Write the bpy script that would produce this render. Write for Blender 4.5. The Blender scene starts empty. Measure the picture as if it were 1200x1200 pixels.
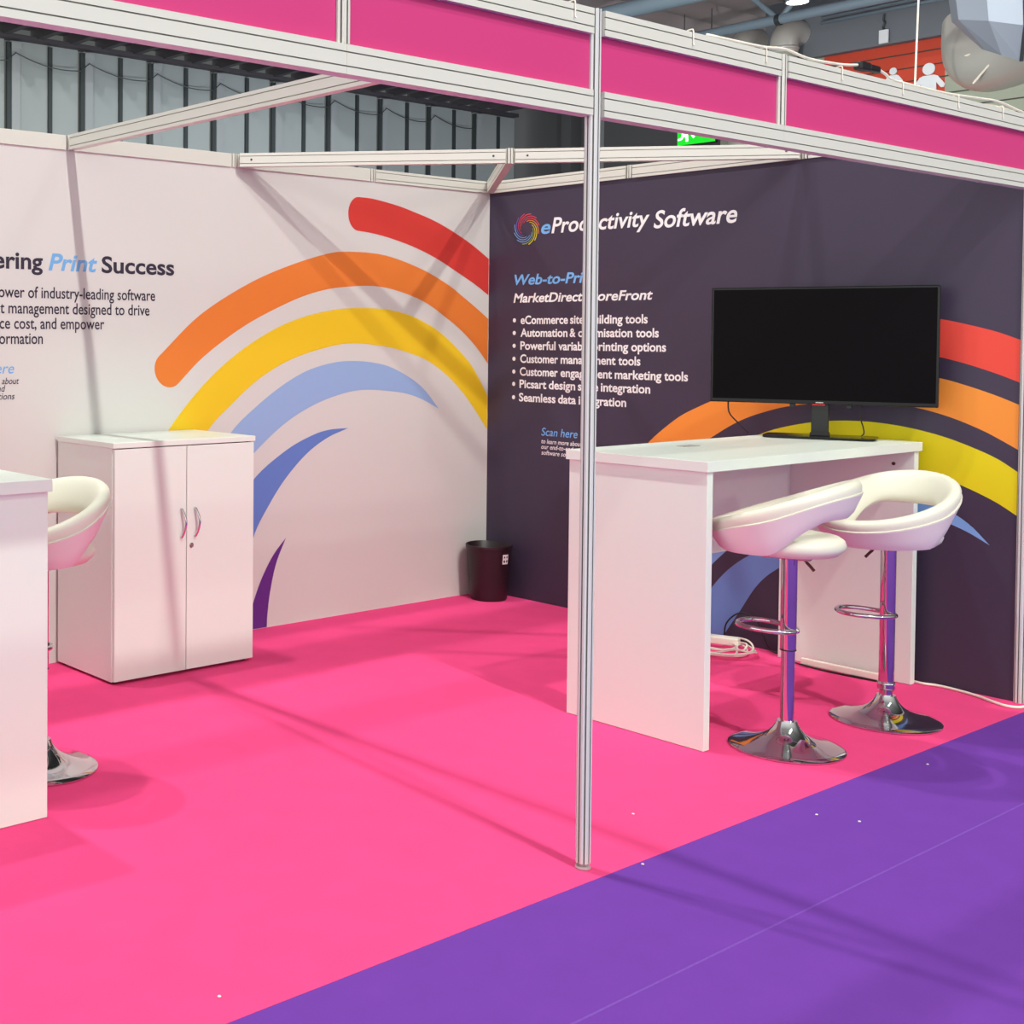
import bpy, bmesh, math, random
from mathutils import Vector, Matrix

# ------------------------------------------------------------------ camera, world, exposure
scene = bpy.context.scene
COL = scene.collection
F_PX, PPX, PPY = 1516.21, 227.86, 433.26
YAW, PITCH, ROLL = 0.631632, -0.0260823, 0.0048677
CAM = Vector((-6.06695, -5.27816, 1.54327))
cam_data = bpy.data.cameras.new('camera')
cam = bpy.data.objects.new('camera', cam_data)
COL.objects.link(cam)
fwd = Vector((math.sin(YAW) * math.cos(PITCH), math.cos(YAW) * math.cos(PITCH), math.sin(PITCH)))
right = Vector((math.cos(YAW), -math.sin(YAW), 0))
up = right.cross(fwd)
cr, sr = math.cos(ROLL), math.sin(ROLL)
r2 = cr * right + sr * up
u2 = -sr * right + cr * up
cam.matrix_world = Matrix(((r2.x, u2.x, -fwd.x, CAM.x), (r2.y, u2.y, -fwd.y, CAM.y), (r2.z, u2.z, -fwd.z, CAM.z), (0, 0, 0, 1)))
cam_data.sensor_width = 36
cam_data.lens = 36 * F_PX / 1200
cam_data.shift_x = (600 - PPX) / 1200
cam_data.shift_y = (PPY - 600) / 1200
cam_data.clip_end = 200
scene.camera = cam

scene.view_settings.view_transform = 'Standard'
scene.view_settings.look = 'None'
scene.view_settings.gamma = 1
scene.view_settings.use_curve_mapping = False
scene.view_settings.exposure = 0.0

world = bpy.data.worlds.new('hall_daylight')
scene.world = world
world.use_nodes = True
wn, wl = world.node_tree.nodes, world.node_tree.links
bg = wn['Background']
tc = wn.new('ShaderNodeTexCoord')
# the open hall: brighter on the gangway side than behind the stand
dot = wn.new('ShaderNodeVectorMath')
dot.operation = 'DOT_PRODUCT'
dot.inputs[1].default_value = Vector((-0.90, -0.43, 0.0)).normalized()
wl.new(tc.outputs['Generated'], dot.inputs[0])
rmp = wn.new('ShaderNodeMapRange')
rmp.inputs['From Min'].default_value = -0.5
rmp.inputs['From Max'].default_value = 1.0
rmp.inputs['To Min'].default_value = 0.12
rmp.inputs['To Max'].default_value = 2.0
wl.new(dot.outputs['Value'], rmp.inputs['Value'])
bg.inputs[0].default_value = (0.95, 1.0, 0.95, 1)
sep = wn.new('ShaderNodeSeparateXYZ')
wl.new(tc.outputs['Generated'], sep.inputs[0])
ceil = wn.new('ShaderNodeMapRange')
ceil.inputs['From Min'].default_value = 0.10
ceil.inputs['From Max'].default_value = 0.75
ceil.inputs['To Min'].default_value = 1.0
ceil.inputs['To Max'].default_value = 0.22
wl.new(sep.outputs[2], ceil.inputs['Value'])
mul = wn.new('ShaderNodeMath')
mul.operation = 'MULTIPLY'
wl.new(rmp.outputs[0], mul.inputs[0])
wl.new(ceil.outputs[0], mul.inputs[1])
wl.new(mul.outputs[0], bg.inputs[1])

# the hall's high-bay lamps: a row 11.6 m up, running past the stand
def lamp(name, loc, power, radius=0.15, colour=(0.97, 1.0, 0.91)):
    d = bpy.data.lights.new(name, 'POINT')
    d.energy = power
    d.shadow_soft_size = radius
    d.color = colour
    o = bpy.data.objects.new(name, d)
    o.location = loc
    COL.objects.link(o)
    return o

LAMPS = [(-15.8, 1000), (-12.2, 3750), (-8.8, 1650), (0.65, 1350), (3.1, 1700)]
for y, p in LAMPS:
    lamp('high_bay_or_fill_lamp', (-4.0, y, 11.6), p)
lamp('high_bay_or_fill_lamp', (2.0, -42.0, 11.0), 4000, 0.9)  # fill lamp added far out in front to brighten upright faces
# added unseen spots behind the back wall, put there to brighten the frosted glass
def spot(loc, aim, power, colour, angle=125):
    d = bpy.data.lights.new('added_fill_spot', 'SPOT')
    d.energy, d.spot_size, d.spot_blend, d.shadow_soft_size, d.color = power, math.radians(angle), 1.0, 0.2, colour
    o = bpy.data.objects.new('added_fill_spot', d)
    o.location = loc
    o.rotation_euler = (Vector(aim) - Vector(loc)).to_track_quat('-Z', 'Y').to_euler()
    COL.objects.link(o)

spot((-1.6, 4.2, 2.2), (-0.6, 8.0, 2.0), 400, (1.0, 0.93, 0.68))
for x, p in ((1.0, 140), (3.6, 250), (6.4, 330)):
    spot((x, 3.4, 2.2), (x, 8.0, 3.8), p, (0.88, 0.97, 1.0))
# more added fill, hidden behind the dark wall, to lift the hall end
spot((1.2, 1.0, 2.2), (10.0, 3.6, 5.6), 1250, (1.0, 0.98, 0.92), 70)
spot((1.2, -1.2, 2.2), (8.0, 0.5, 4.5), 360, (1.0, 0.96, 0.86), 60)

# ------------------------------------------------------------------ helpers
H = 2.48            # height of the shell scheme
S = 0.98            # its module
D = 3 * S           # depth of the stand

def lin(c):
    return tuple(((v / 255) / 12.92 if v / 255 <= 0.04045 else ((v / 255 + 0.055) / 1.055) ** 2.4) for v in c)

def mat(name, rgb, rough=0.5, metal=0.0, spec=0.5, noise=0.0, nscale=80, bump=0.0, bscale=300, coat=0.0, srgb=True):
    m = bpy.data.materials.new(name)
    m.use_nodes = True
    nt = m.node_tree
    b = nt.nodes['Principled BSDF']
    c = lin(rgb) if srgb else rgb
    b.inputs['Base Color'].default_value = (*c, 1)
    b.inputs['Roughness'].default_value = rough
    b.inputs['Metallic'].default_value = metal
    b.inputs['Specular IOR Level'].default_value = spec
    b.inputs['Coat Weight'].default_value = coat
    t = nt.nodes.new('ShaderNodeTexCoord')
    if noise > 0:
        n = nt.nodes.new('ShaderNodeTexNoise')
        n.inputs['Scale'].default_value = nscale
        n.inputs['Detail'].default_value = 4
        nt.links.new(t.outputs['Object'], n.inputs['Vector'])
        mix = nt.nodes.new('ShaderNodeMix')
        mix.data_type = 'RGBA'
        mix.inputs[6].default_value = (*[max(0, v * (1 - noise)) for v in c], 1)
        mix.inputs[7].default_value = (*[min(1, v * (1 + noise)) for v in c], 1)
        nt.links.new(n.outputs['Fac'], mix.inputs[0])
        nt.links.new(mix.outputs[2], b.inputs['Base Color'])
    if bump > 0:
        n2 = nt.nodes.new('ShaderNodeTexNoise')
        n2.inputs['Scale'].default_value = bscale
        n2.inputs['Detail'].default_value = 3
        nt.links.new(t.outputs['Object'], n2.inputs['Vector'])
        bp = nt.nodes.new('ShaderNodeBump')
        bp.inputs['Strength'].default_value = bump
        bp.inputs['Distance'].default_value = 0.002
        nt.links.new(n2.outputs['Fac'], bp.inputs['Height'])
        nt.links.new(bp.outputs[0], b.inputs['Normal'])
    return m

def emit(name, rgb, strength):
    m = mat(name, rgb)
    b = m.node_tree.nodes['Principled BSDF']
    b.inputs['Emission Color'].default_value = (*lin(rgb), 1)
    b.inputs['Emission Strength'].default_value = strength
    return m

M = {}
M['pink_carpet'] = mat('pink_carpet_pile', (243, 76, 138), 0.95, spec=0.1, noise=0.07, nscale=6, bump=0.5, bscale=500)
M['purple_carpet'] = mat('purple_carpet_pile', (113, 62, 164), 0.95, spec=0.1, noise=0.08, nscale=8, bump=0.5, bscale=500)
M['seam'] = mat('carpet_seam_fluff', (122, 78, 174), 0.95, spec=0.1, noise=0.25, nscale=60)
M['concrete'] = mat('hall_concrete', (120, 118, 116), 0.8, noise=0.1, nscale=3)
M['white_graphic'] = mat('white_print_film', (209, 205, 203), 0.6, spec=0.3, noise=0.012, nscale=2)
M['dark_graphic'] = mat('aubergine_print_film', (62, 52, 73), 0.5, spec=0.4, noise=0.03, nscale=3)
for n, c in dict(red=(206, 58, 52), orange=(224, 122, 50), yellow=(232, 192, 34), light_blue=(146, 172, 216), blue=(98, 126, 196),
                 purple=(96, 42, 130), ink=(52, 44, 62), sky=(112, 168, 220)).items():
    M['w_' + n] = mat(n + '_print', c, 0.6, spec=0.3)
for n, c in dict(red=(230, 74, 62), orange=(240, 146, 58), yellow=(226, 208, 22), light_blue=(126, 170, 226), blue=(108, 142, 206), white=(240, 238, 240),
                 sky=(118, 178, 236), magenta=(214, 62, 110), violet=(112, 104, 190), green=(140, 176, 70)).items():
    M['d_' + n] = mat(n + '_print_on_dark', c, 0.6, spec=0.3)
M['alu'] = mat('white_coated_aluminium', (210, 208, 200), 0.38, spec=0.5)
M['alu_post'] = mat('satin_aluminium_post', (206, 206, 206), 0.35)
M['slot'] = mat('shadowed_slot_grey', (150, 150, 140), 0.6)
M['screw'] = mat('dark_screw', (60, 55, 60), 0.5)
M['fascia'] = mat('pink_fascia_board', (200, 58, 120), 0.55, spec=0.3, noise=0.02, nscale=3)
M['laminate'] = mat('white_laminate', (222, 228, 222), 0.32, spec=0.45, noise=0.01, nscale=2)
M['laminate_edge'] = mat('white_edge_band', (240, 238, 226), 0.4)
M['leather'] = mat('white_leatherette', (224, 220, 206), 0.42, spec=0.4, bump=0.12, bscale=160)
M['shell'] = mat('white_shell_cover', (232, 222, 222), 0.5, spec=0.35)
M['chrome'] = mat('polished_chrome', (214, 212, 214), 0.07, metal=1.0)
M['steel'] = mat('brushed_steel', (170, 165, 160), 0.25, metal=1.0)
M['black'] = mat('black_plastic', (24, 20, 24), 0.45)
M['gloss_black'] = mat('gloss_black_plastic', (10, 8, 10), 0.2, spec=0.3)
M['screen'] = mat('switched_off_screen', (9, 5, 8), 0.3, spec=0.06)
M['bin'] = mat('black_bin_plastic', (36, 16, 24), 0.4)
M['paper'] = mat('white_sticker_paper', (230, 215, 220), 0.7)
M['white_plastic'] = mat('white_cable_plastic', (236, 228, 216), 0.4)
M['brown'] = mat('brown_hole_plug', (92, 44, 40), 0.6)
M['red_tape'] = mat('red_tape', (200, 30, 40), 0.5)
M['clear_foot'] = mat('clear_grey_foot', (170, 150, 155), 0.3)
M['frost'] = mat('frosted_glass_wall', (142, 148, 152), 0.45, noise=0.08, nscale=1.2)
M['mullion'] = mat('dark_mullion', (46, 52, 56), 0.5)
M['column'] = mat('grey_steel_column', (140, 144, 150), 0.5)
M['soffit'] = mat('dark_soffit', (62, 58, 66), 0.7)
M['charcoal'] = mat('charcoal_cladding', (70, 70, 74), 0.7, noise=0.05, nscale=2)
M['plank'] = mat('grey_green_planks', (150, 156, 142), 0.6, noise=0.05, nscale=2)
M['plank_red'] = mat('red_painted_planks', (190, 60, 36), 0.6, noise=0.05, nscale=2)
M['groove'] = mat('plank_groove', (60, 58, 54), 0.8)
M['band'] = mat('blue_grey_bulkhead', (104, 110, 120), 0.6)
M['roof'] = mat('mauve_grey_roof_sheet', (158, 146, 150), 0.65)
M['blue_steel'] = mat('blue_grey_steel', (116, 134, 150), 0.5)
M['duct'] = mat('galvanised_duct', (196, 194, 190), 0.38, metal=0.35, noise=0.04, nscale=3)
M['duct_blue'] = mat('pale_blue_duct', (142, 150, 166), 0.45, metal=0.2)
M['picto'] = mat('white_pictogram', (222, 226, 234), 0.6)
M['exit'] = emit('green_exit_light', (10, 190, 30), 0.9)
M['exit_white'] = emit('white_exit_light', (240, 255, 240), 1.2)
M['glow'] = emit('lamp_glow', (255, 252, 240), 9.0)
M['grommet'] = mat('pale_grey_grommet', (168, 160, 158), 0.5)
M['pink_scrap'] = mat('pink_scrap', (240, 40, 120), 0.9)

def make(name, bm, mats, parent=None, loc=None, rz=0.0, smooth=False, angle=None):
    bmesh.ops.recalc_face_normals(bm, faces=bm.faces)
    me = bpy.data.meshes.new(name)
    bm.to_mesh(me)
    bm.free()
    if not isinstance(mats, (list, tuple)):
        mats = [mats]
    for m in mats:
        me.materials.append(M[m])
    if smooth:
        for p in me.polygons:
            p.use_smooth = True
        if angle:
            me.set_sharp_from_angle(angle=math.radians(angle))
    o = bpy.data.objects.new(name, me)
    COL.objects.link(o)
    if parent is not None:
        o.parent = parent
    if loc is not None:
        o.location = loc
    o.rotation_euler = (0, 0, rz)
    return o

def tag(o, label, cat, group=None, kind=None):
    o['label'] = label
    o['category'] = cat
    if group:
        o['group'] = group
    if kind:
        o['kind'] = kind
    return o

def struct(o, label=None):
    o['kind'] = 'structure'
    if label:
        o['label'] = label
    return o

def empty(name, loc, rz, label, cat, group=None):
    o = bpy.data.objects.new(name, None)
    o.empty_display_size = 0.1
    COL.objects.link(o)
    o.location = loc
    o.rotation_euler = (0, 0, rz)
    return tag(o, label, cat, group)

def B():
    return bmesh.new()

def box(bm, lo, hi, mi=0, bevel=0.0):
    x0, y0, z0 = lo
    x1, y1, z1 = hi
    v = [bm.verts.new(p) for p in ((x0, y0, z0), (x1, y0, z0), (x1, y1, z0), (x0, y1, z0), (x0, y0, z1), (x1, y0, z1), (x1, y1, z1), (x0, y1, z1))]
    fs = [bm.faces.new([v[i] for i in q]) for q in ((3, 2, 1, 0), (4, 5, 6, 7), (0, 1, 5, 4), (1, 2, 6, 5), (2, 3, 7, 6), (3, 0, 4, 7))]
    for f in fs:
        f.material_index = mi
    if bevel > 0:
        es = list({e for f in fs for e in f.edges})
        r = bmesh.ops.bevel(bm, geom=es, offset=bevel, segments=2, affect='EDGES', profile=0.5)
        for f in r['faces']:
            f.material_index = mi

def extrude_profile(bm, pts, a, b, upv=(0, 0, 1), mi=0, slot_mi=None, slots=()):
    """closed 2-D profile (side, up) swept straight from a to b"""
    a, b = Vector(a), Vector(b)
    d = (b - a).normalized()
    u = Vector(upv)
    s = d.cross(u).normalized()
    u = s.cross(d).normalized()
    ra = [bm.verts.new(a + s * p + u * q) for p, q in pts]
    rb = [bm.verts.new(b + s * p + u * q) for p, q in pts]
    n = len(pts)
    for i in range(n):
        f = bm.faces.new((ra[i], ra[(i + 1) % n], rb[(i + 1) % n], rb[i]))
        f.material_index = slot_mi if (slot_mi is not None and i in slots) else mi
    for ring in (ra[::-1], rb):
        f = bm.faces.new(ring)
        f.material_index = mi

def lathe(bm, prof, seg=32, mi=0, c=(0, 0, 0), cap=True):
    rings = []
    for r, z in prof:
        rings.append([bm.verts.new((c[0] + r * math.cos(2 * math.pi * k / seg), c[1] + r * math.sin(2 * math.pi * k / seg), c[2] + z)) for k in range(seg)])
    for i in range(len(rings) - 1):
        for k in range(seg):
            f = bm.faces.new((rings[i][k], rings[i][(k + 1) % seg], rings[i + 1][(k + 1) % seg], rings[i + 1][k]))
            f.material_index = mi
    if cap:
        for ring in (rings[0][::-1], rings[-1]):
            f = bm.faces.new(ring)
            f.material_index = mi

def spline(pts, n=8, closed=False):
    pts = [Vector(p) for p in pts]
    out = []
    m = len(pts)
    rng = range(m) if closed else range(m - 1)
    for i in rng:
        if closed:
            p0, p1, p2, p3 = pts[i - 1], pts[i], pts[(i + 1) % m], pts[(i + 2) % m]
        else:
            p1, p2 = pts[i], pts[i + 1]
            p0 = pts[i - 1] if i > 0 else p1 * 2 - p2
            p3 = pts[i + 2] if i + 2 < m else p2 * 2 - p1
        for k in range(n):
            t = k / n
            out.append(0.5 * ((2 * p1) + (p2 - p0) * t + (2 * p0 - 5 * p1 + 4 * p2 - p3) * t * t + (3 * p1 - p0 - 3 * p2 + p3) * t ** 3))
    if not closed:
        out.append(pts[-1])
    return out

def tube(bm, pts, r, seg=8, mi=0, n=6, closed=False, smooth=True):
    path = spline(pts, n, closed) if smooth else [Vector(p) for p in pts]
    m = len(path)
    rings = []
    prev = None
    for i, p in enumerate(path):
        if closed:
            d = path[(i + 1) % m] - path[i - 1]
        else:
            d = path[min(i + 1, m - 1)] - path[max(i - 1, 0)]
        d.normalize()
        ref = prev if prev is not None else (Vector((0, 0, 1)) if abs(d.z) < 0.9 else Vector((1, 0, 0)))
        a = (ref - d * ref.dot(d)).normalized()
        prev = a
        b = d.cross(a)
        rings.append([bm.verts.new(p + (a * math.cos(2 * math.pi * k / seg) + b * math.sin(2 * math.pi * k / seg)) * r) for k in range(seg)])
    for i in range(m if closed else m - 1):
        q, s = rings[i], rings[(i + 1) % m]
        for k in range(seg):
            f = bm.faces.new((q[k], q[(k + 1) % seg], s[(k + 1) % seg], s[k]))
            f.material_index = mi
    if not closed:
        for ring in (rings[0][::-1], rings[-1]):
            f = bm.faces.new(ring)
            f.material_index = mi

# printed matter: 2-D shapes laid on a wall. A wall map turns (along, z, lift) into a point.
def white_map(a, z, k=0.0008):
    return (a, -k, z)

def dark_map(a, z, k=0.0008):
    return (-k, a, z)

def poly(bm, pts, wm, mi, k=0.0008):
    f = bm.faces.new([bm.verts.new(wm(p[0], p[1], k)) for p in pts])
    f.material_index = mi
    return f

def ribbon(bm, outer, inner, wm, mi, k=0.0008, n=8, cap=0.0):
    """band between two edges; cap rounds its first end"""
    o = [(p.x, p.y) for p in spline([(a, b, 0) for a, b in outer], n)]
    i = [(p.x, p.y) for p in spline([(a, b, 0) for a, b in inner], n)]
    def res(c, m):
        L = [0.0]
        for q in range(1, len(c)):
            L.append(L[-1] + math.dist(c[q], c[q - 1]))
        out = []
        j = 0
        for q in range(m + 1):
            t = L[-1] * q / m
            while j < len(c) - 2 and L[j + 1] < t:
                j += 1
            w = (t - L[j]) / max(1e-9, L[j + 1] - L[j])
            out.append((c[j][0] + (c[j + 1][0] - c[j][0]) * w, c[j][1] + (c[j + 1][1] - c[j][1]) * w))
        return out
    m = 60
    o, i = res(o, m), res(i, m)
    vo = [bm.verts.new(wm(a, b, k)) for a, b in o]
    vi = [bm.verts.new(wm(a, b, k)) for a, b in i]
    for q in range(m):
        if math.dist(o[q + 1], i[q + 1]) < 1e-4:
            f = bm.faces.new((vo[q], vo[q + 1], vi[q]))
        else:
            f = bm.faces.new((vo[q], vo[q + 1], vi[q + 1], vi[q]))
        f.material_index = mi
    if cap:
        p, q = Vector((*o[0], 0)), Vector((*i[0], 0))
        c, rad = (p + q) / 2, (p - q).length / 2
        e1 = (p - q).normalized()
        e2 = Vector((*o[0], 0)) - Vector((*o[1], 0))
        e2 = (e2 - e1 * e2.dot(e1)).normalized()
        ring = [c + e1 * math.cos(math.pi * t / 20) * rad + e2 * math.sin(math.pi * t / 20) * rad * cap for t in range(21)]
        poly(bm, [(v.x, v.y) for v in ring], wm, mi, k)

def text(bm, s, wm, x0, x1, zb, h, mi, bold=0.0, shear=0.0, sample='H', k=0.0012, flip=False):
    """lettering with its baseline at zb; runs from x0 to x1; h is the height of the sample letter"""
    def tomesh(t):
        cu = bpy.data.curves.new('lettering', 'FONT')
        cu.body = t
        cu.size = 1
        cu.offset = bold
        cu.shear = shear
        cu.resolution_u = 4
        ob = bpy.data.objects.new('lettering', cu)
        COL.objects.link(ob)
        me = bpy.data.meshes.new_from_object(ob)
        bpy.data.objects.remove(ob)
        bpy.data.curves.remove(cu)
        return me
    ms = tomesh(sample)
    ys = [v.co.y for v in ms.vertices]
    sy = h / (max(ys) - min(ys))
    bpy.data.meshes.remove(ms)
    me = tomesh(s)
    xs = [v.co.x for v in me.vertices]
    lo, hi = min(xs), max(xs)
    kx = (x1 - x0) / (hi - lo)
    vs = [bm.verts.new(wm(x0 + (v.co.x - lo) * kx, zb + v.co.y * sy, k)) for v in me.vertices]
    for p in me.polygons:
        try:
            f = bm.faces.new([vs[i] for i in p.vertices])
            f.material_index = mi
        except ValueError:
            pass
    bpy.data.meshes.remove(me)

# ------------------------------------------------------------------ floor and carpets
bm = B(); box(bm, (-16, -16, -0.13), (10.3, 8.4, -0.03))
struct(make('floor', bm, 'concrete'))
YC = -D - 0.071
bm = B(); box(bm, (-7.5, YC, -0.03), (0.25, 0.10, 0.0))
tag(make('pink_carpet', bm, 'pink_carpet'), 'bright pink carpet covering the floor inside the exhibition stand', 'carpet')
# purple gangway carpet in two lengths; the join is the pale line running beside the stand
YS = -3.463
bm = B(); box(bm, (-12, YS, -0.03), (9.5, YC - 0.0005, -0.0005))
tag(make('purple_carpet', bm, 'purple_carpet'), 'purple gangway carpet strip along the front edge of the pink carpet', 'carpet')
bm = B(); box(bm, (-12, -8.2, -0.03), (9.5, YS - 0.006, -0.0005)); box(bm, (-12, YS - 0.006, -0.03), (9.5, YS, -0.0003), 1)
tag(make('purple_carpet', bm, ['purple_carpet', 'seam']), 'purple gangway carpet beyond the pale seam, at the bottom right corner', 'carpet')

# ------------------------------------------------------------------ back wall (white graphic)
HG = H - 0.069      # graphic stops under the top rail
bm = B()
box(bm, (-5 * S, 0.0, 0.0), (0.0, 0.03, HG), 0)
WM = ['white_graphic', 'w_red', 'w_orange', 'w_yellow', 'w_light_blue', 'w_blue', 'w_purple', 'w_ink', 'w_sky']
X0 = -0.004
ribbon(bm, [(-1.08, 2.319), (-0.964, 2.315), (-0.799, 2.293), (-0.682, 2.270), (-0.45, 2.212), (-0.2, 2.117), (X0, 2.018)],
       [(-1.08, 2.131), (-0.962, 2.122), (-0.817, 2.099), (-0.631, 2.057), (-0.45, 1.999), (-0.271, 1.924), (-0.12, 1.858), (X0, 1.798)], white_map, 1, cap=0.85)
ribbon(bm, [(-2.421, 1.445), (-2.178, 1.646), (-1.885, 1.805), (-1.616, 1.91), (-1.334, 1.99), (-1.166, 2.012), (-0.883, 2.005), (-0.586, 1.938), (-0.36, 1.853), (-0.24, 1.79), (-0.13, 1.73), (X0, 1.656)],
       [(-2.309, 1.302), (-2.141, 1.444), (-1.883, 1.598), (-1.614, 1.714), (-1.414, 1.779), (-1.207, 1.815), (-0.90, 1.825), (-0.583, 1.757), (-0.353, 1.648), (-0.22, 1.569), (-0.099, 1.477), (X0, 1.385)], white_map, 2, cap=0.9)
ribbon(bm, [(-2.60, 0.72), (-2.49, 0.90), (-2.351, 1.09), (-2.176, 1.271), (-1.994, 1.414), (-1.807, 1.524), (-1.614, 1.608), (-1.413, 1.664), (-1.163, 1.700), (-0.879, 1.700), (-0.67, 1.667), (-0.51, 1.612), (-0.407, 1.563), (-0.276, 1.477), (-0.154, 1.381), (-0.064, 1.272), (X0, 1.19)],
       [(-2.36, 0.72), (-2.25, 0.90), (-2.102, 1.08), (-1.992, 1.172), (-1.805, 1.308), (-1.612, 1.403), (-1.411, 1.463), (-1.161, 1.505), (-0.877, 1.49), (-0.67, 1.45), (-0.51, 1.40), (-0.353, 1.314), (-0.22, 1.212), (-0.11, 1.103), (X0, 0.985)], white_map, 3, cap=0.9)
ribbon(bm, [(-2.19, 0.72), (-2.09, 0.90), (-1.955, 1.06), (-1.804, 1.174), (-1.611, 1.29), (-1.41, 1.371), (-1.159, 1.409), (-0.876, 1.385), (-0.67, 1.31), (-0.545, 1.235), (-0.427, 1.123)],
       [(-1.98, 0.72), (-1.90, 0.85), (-1.802, 0.942), (-1.609, 1.077), (-1.408, 1.17), (-1.2, 1.227), (-1.018, 1.247), (-0.786, 1.231), (-0.66, 1.21), (-0.545, 1.174), (-0.427, 1.123)], white_map, 4, cap=0.9)
ribbon(bm, [(-2.05, 0.35), (-1.94, 0.62), (-1.815, 0.795), (-1.60, 0.933), (-1.42, 1.005), (-1.29, 1.033), (-1.147, 1.037)],
       [(-1.86, 0.35), (-1.809, 0.505), (-1.72, 0.64), (-1.60, 0.783), (-1.45, 0.91), (-1.30, 0.99), (-1.147, 1.037)], white_map, 5, cap=0.9)
ribbon(bm, [(-1.868, 0.002), (-1.812, 0.152), (-1.758, 0.267), (-1.682, 0.38), (-1.593, 0.467)],
       [(-1.722, 0.002), (-1.718, 0.069), (-1.70, 0.19), (-1.66, 0.335), (-1.593, 0.467)], white_map, 6)
text(bm, 'ering', white_map, -3.338, -3.082, 1.849, 0.080, 7, bold=0.024)
text(bm, 'Print', white_map, -3.052, -2.785, 1.848, 0.080, 8, bold=0.022, shear=0.22)
text(bm, 'Success', white_map, -2.760, -2.334, 1.846, 0.080, 7, bold=0.024)
text(bm, 'ower of industry-leading software', white_map, -3.312, -2.449, 1.716, 0.053, 7, bold=0.010)
text(bm, 't management designed to drive', white_map, -3.303, -2.482, 1.643, 0.053, 7, bold=0.010)
text(bm, 'ce cost, and empower', white_map, -3.306, -2.744, 1.573, 0.053, 7, bold=0.010)
text(bm, 'ormation', white_map, -3.308, -3.081, 1.503, 0.053, 7, bold=0.010)
text(bm, 'ere', white_map, -3.325, -3.231, 1.368, 0.048, 8, bold=0.004, shear=0.22)
text(bm, 'about', white_map, -3.294, -3.206, 1.319, 0.030, 7, bold=0.008, shear=0.22)
text(bm, 'nd', white_map, -3.318, -3.276, 1.285, 0.030, 7, bold=0.008, shear=0.22)
text(bm, 'tions', white_map, -3.311, -3.228, 1.249, 0.030, 7, bold=0.008, shear=0.22)
struct(make('wall_back', bm, WM), 'white printed back wall with rainbow arcs and dark slogan lettering')

# ------------------------------------------------------------------ right wall (dark graphic)
bm = B()
YE = -D + 0.022
box(bm, (0.0, YE, 0.0), (0.03, -0.0, HG), 0)
DM = ['dark_graphic', 'd_red', 'd_orange', 'd_yellow', 'd_light_blue', 'd_blue', 'd_white', 'd_sky', 'd_magenta', 'd_violet', 'd_green']
E0 = YE + 0.001
ribbon(bm, [(-2.12, 1.648), (-2.333, 1.656), (-2.47, 1.650), (-2.598, 1.634), (-2.703, 1.611), (-2.819, 1.58), (E0, 1.544)],
       [(-2.12, 1.519), (-2.333, 1.509), (-2.47, 1.49), (-2.60, 1.464), (-2.706, 1.437), (-2.823, 1.399), (E0, 1.363)], dark_map, 1, cap=0.9)
ribbon(bm, [(-0.93, 0.72), (-1.03, 0.88), (-1.125, 0.988), (-1.21, 1.062), (-1.31, 1.136), (-1.42, 1.192), (-1.504, 1.229), (-1.75, 1.325), (-2.0, 1.383), (-2.246, 1.405), (-2.43, 1.397), (-2.597, 1.372), (-2.708, 1.343), (-2.824, 1.305), (E0, 1.268)],
       [(-1.12, 0.72), (-1.25, 0.85), (-1.36, 0.945), (-1.496, 1.039), (-1.643, 1.128), (-1.794, 1.186), (-1.939, 1.221), (-2.238, 1.256), (-2.4, 1.25), (-2.533, 1.229), (-2.654, 1.197), (-2.771, 1.152), (-2.84, 1.118), (E0, 1.076)], dark_map, 2, cap=0.9)
ribbon(bm, [(-1.36, 0.62), (-1.46, 0.84), (-1.60, 0.975), (-1.764, 1.073), (-1.939, 1.127), (-2.108, 1.155), (-2.282, 1.161), (-2.448, 1.147), (-2.596, 1.118), (-2.713, 1.082), (-2.83, 1.035), (E0, 0.982)],
       [(-1.52, 0.62), (-1.65, 0.78), (-1.80, 0.90), (-2.0, 0.968), (-2.221, 0.989), (-2.36, 0.983), (-2.489, 0.963), (-2.599, 0.935), (-2.718, 0.895), (-2.833, 0.845), (E0, 0.795)], dark_map, 3, cap=0.9)
ribbon(bm, [(-1.30, 0.24), (-1.36, 0.40), (-1.50, 0.58), (-1.65, 0.70), (-1.82, 0.79), (-2.0, 0.845), (-2.25, 0.872), (-2.42, 0.856), (-2.558, 0.817), (-2.649, 0.785), (-2.735, 0.732), (-2.814, 0.655)],
       [(-1.42, 0.24), (-1.469, 0.338), (-1.577, 0.456), (-1.75, 0.60), (-2.0, 0.72), (-2.328, 0.777), (-2.47, 0.769), (-2.615, 0.739), (-2.722, 0.702), (-2.814, 0.655)], dark_map, 4)
ribbon(bm, [(-1.37, 0.003), (-1.41, 0.10), (-1.469, 0.213), (-1.592, 0.366), (-1.746, 0.48), (-1.95, 0.568), (-2.22, 0.60)],
       [(-1.56, 0.003), (-1.60, 0.07), (-1.66, 0.165), (-1.749, 0.309), (-1.847, 0.404), (-2.02, 0.51), (-2.22, 0.60)], dark_map, 5)
text(bm, 'e', dark_map, -0.388, -0.456, 2.146, 0.082, 7, bold=0.02, shear=0.2)
text(bm, 'Productivity', dark_map, -0.462, -1.108, 2.146, 0.090, 6, bold=0.018, shear=0.2)
text(bm, 'Software', dark_map, -1.133, -1.614, 2.131, 0.094, 6, bold=0.018, shear=0.2)
text(bm, 'Web-to-Print', dark_map, -0.195, -0.775, 1.855, 0.062, 7, bold=0.022, shear=0.2)
text(bm, 'MarketDirect', dark_map, -0.190, -0.684, 1.751, 0.055, 6, bold=0.024, shear=0.2)
text(bm, 'StoreFront', dark_map, -0.708, -1.134, 1.751, 0.055, 6, bold=0.024, shear=0.2)
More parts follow.
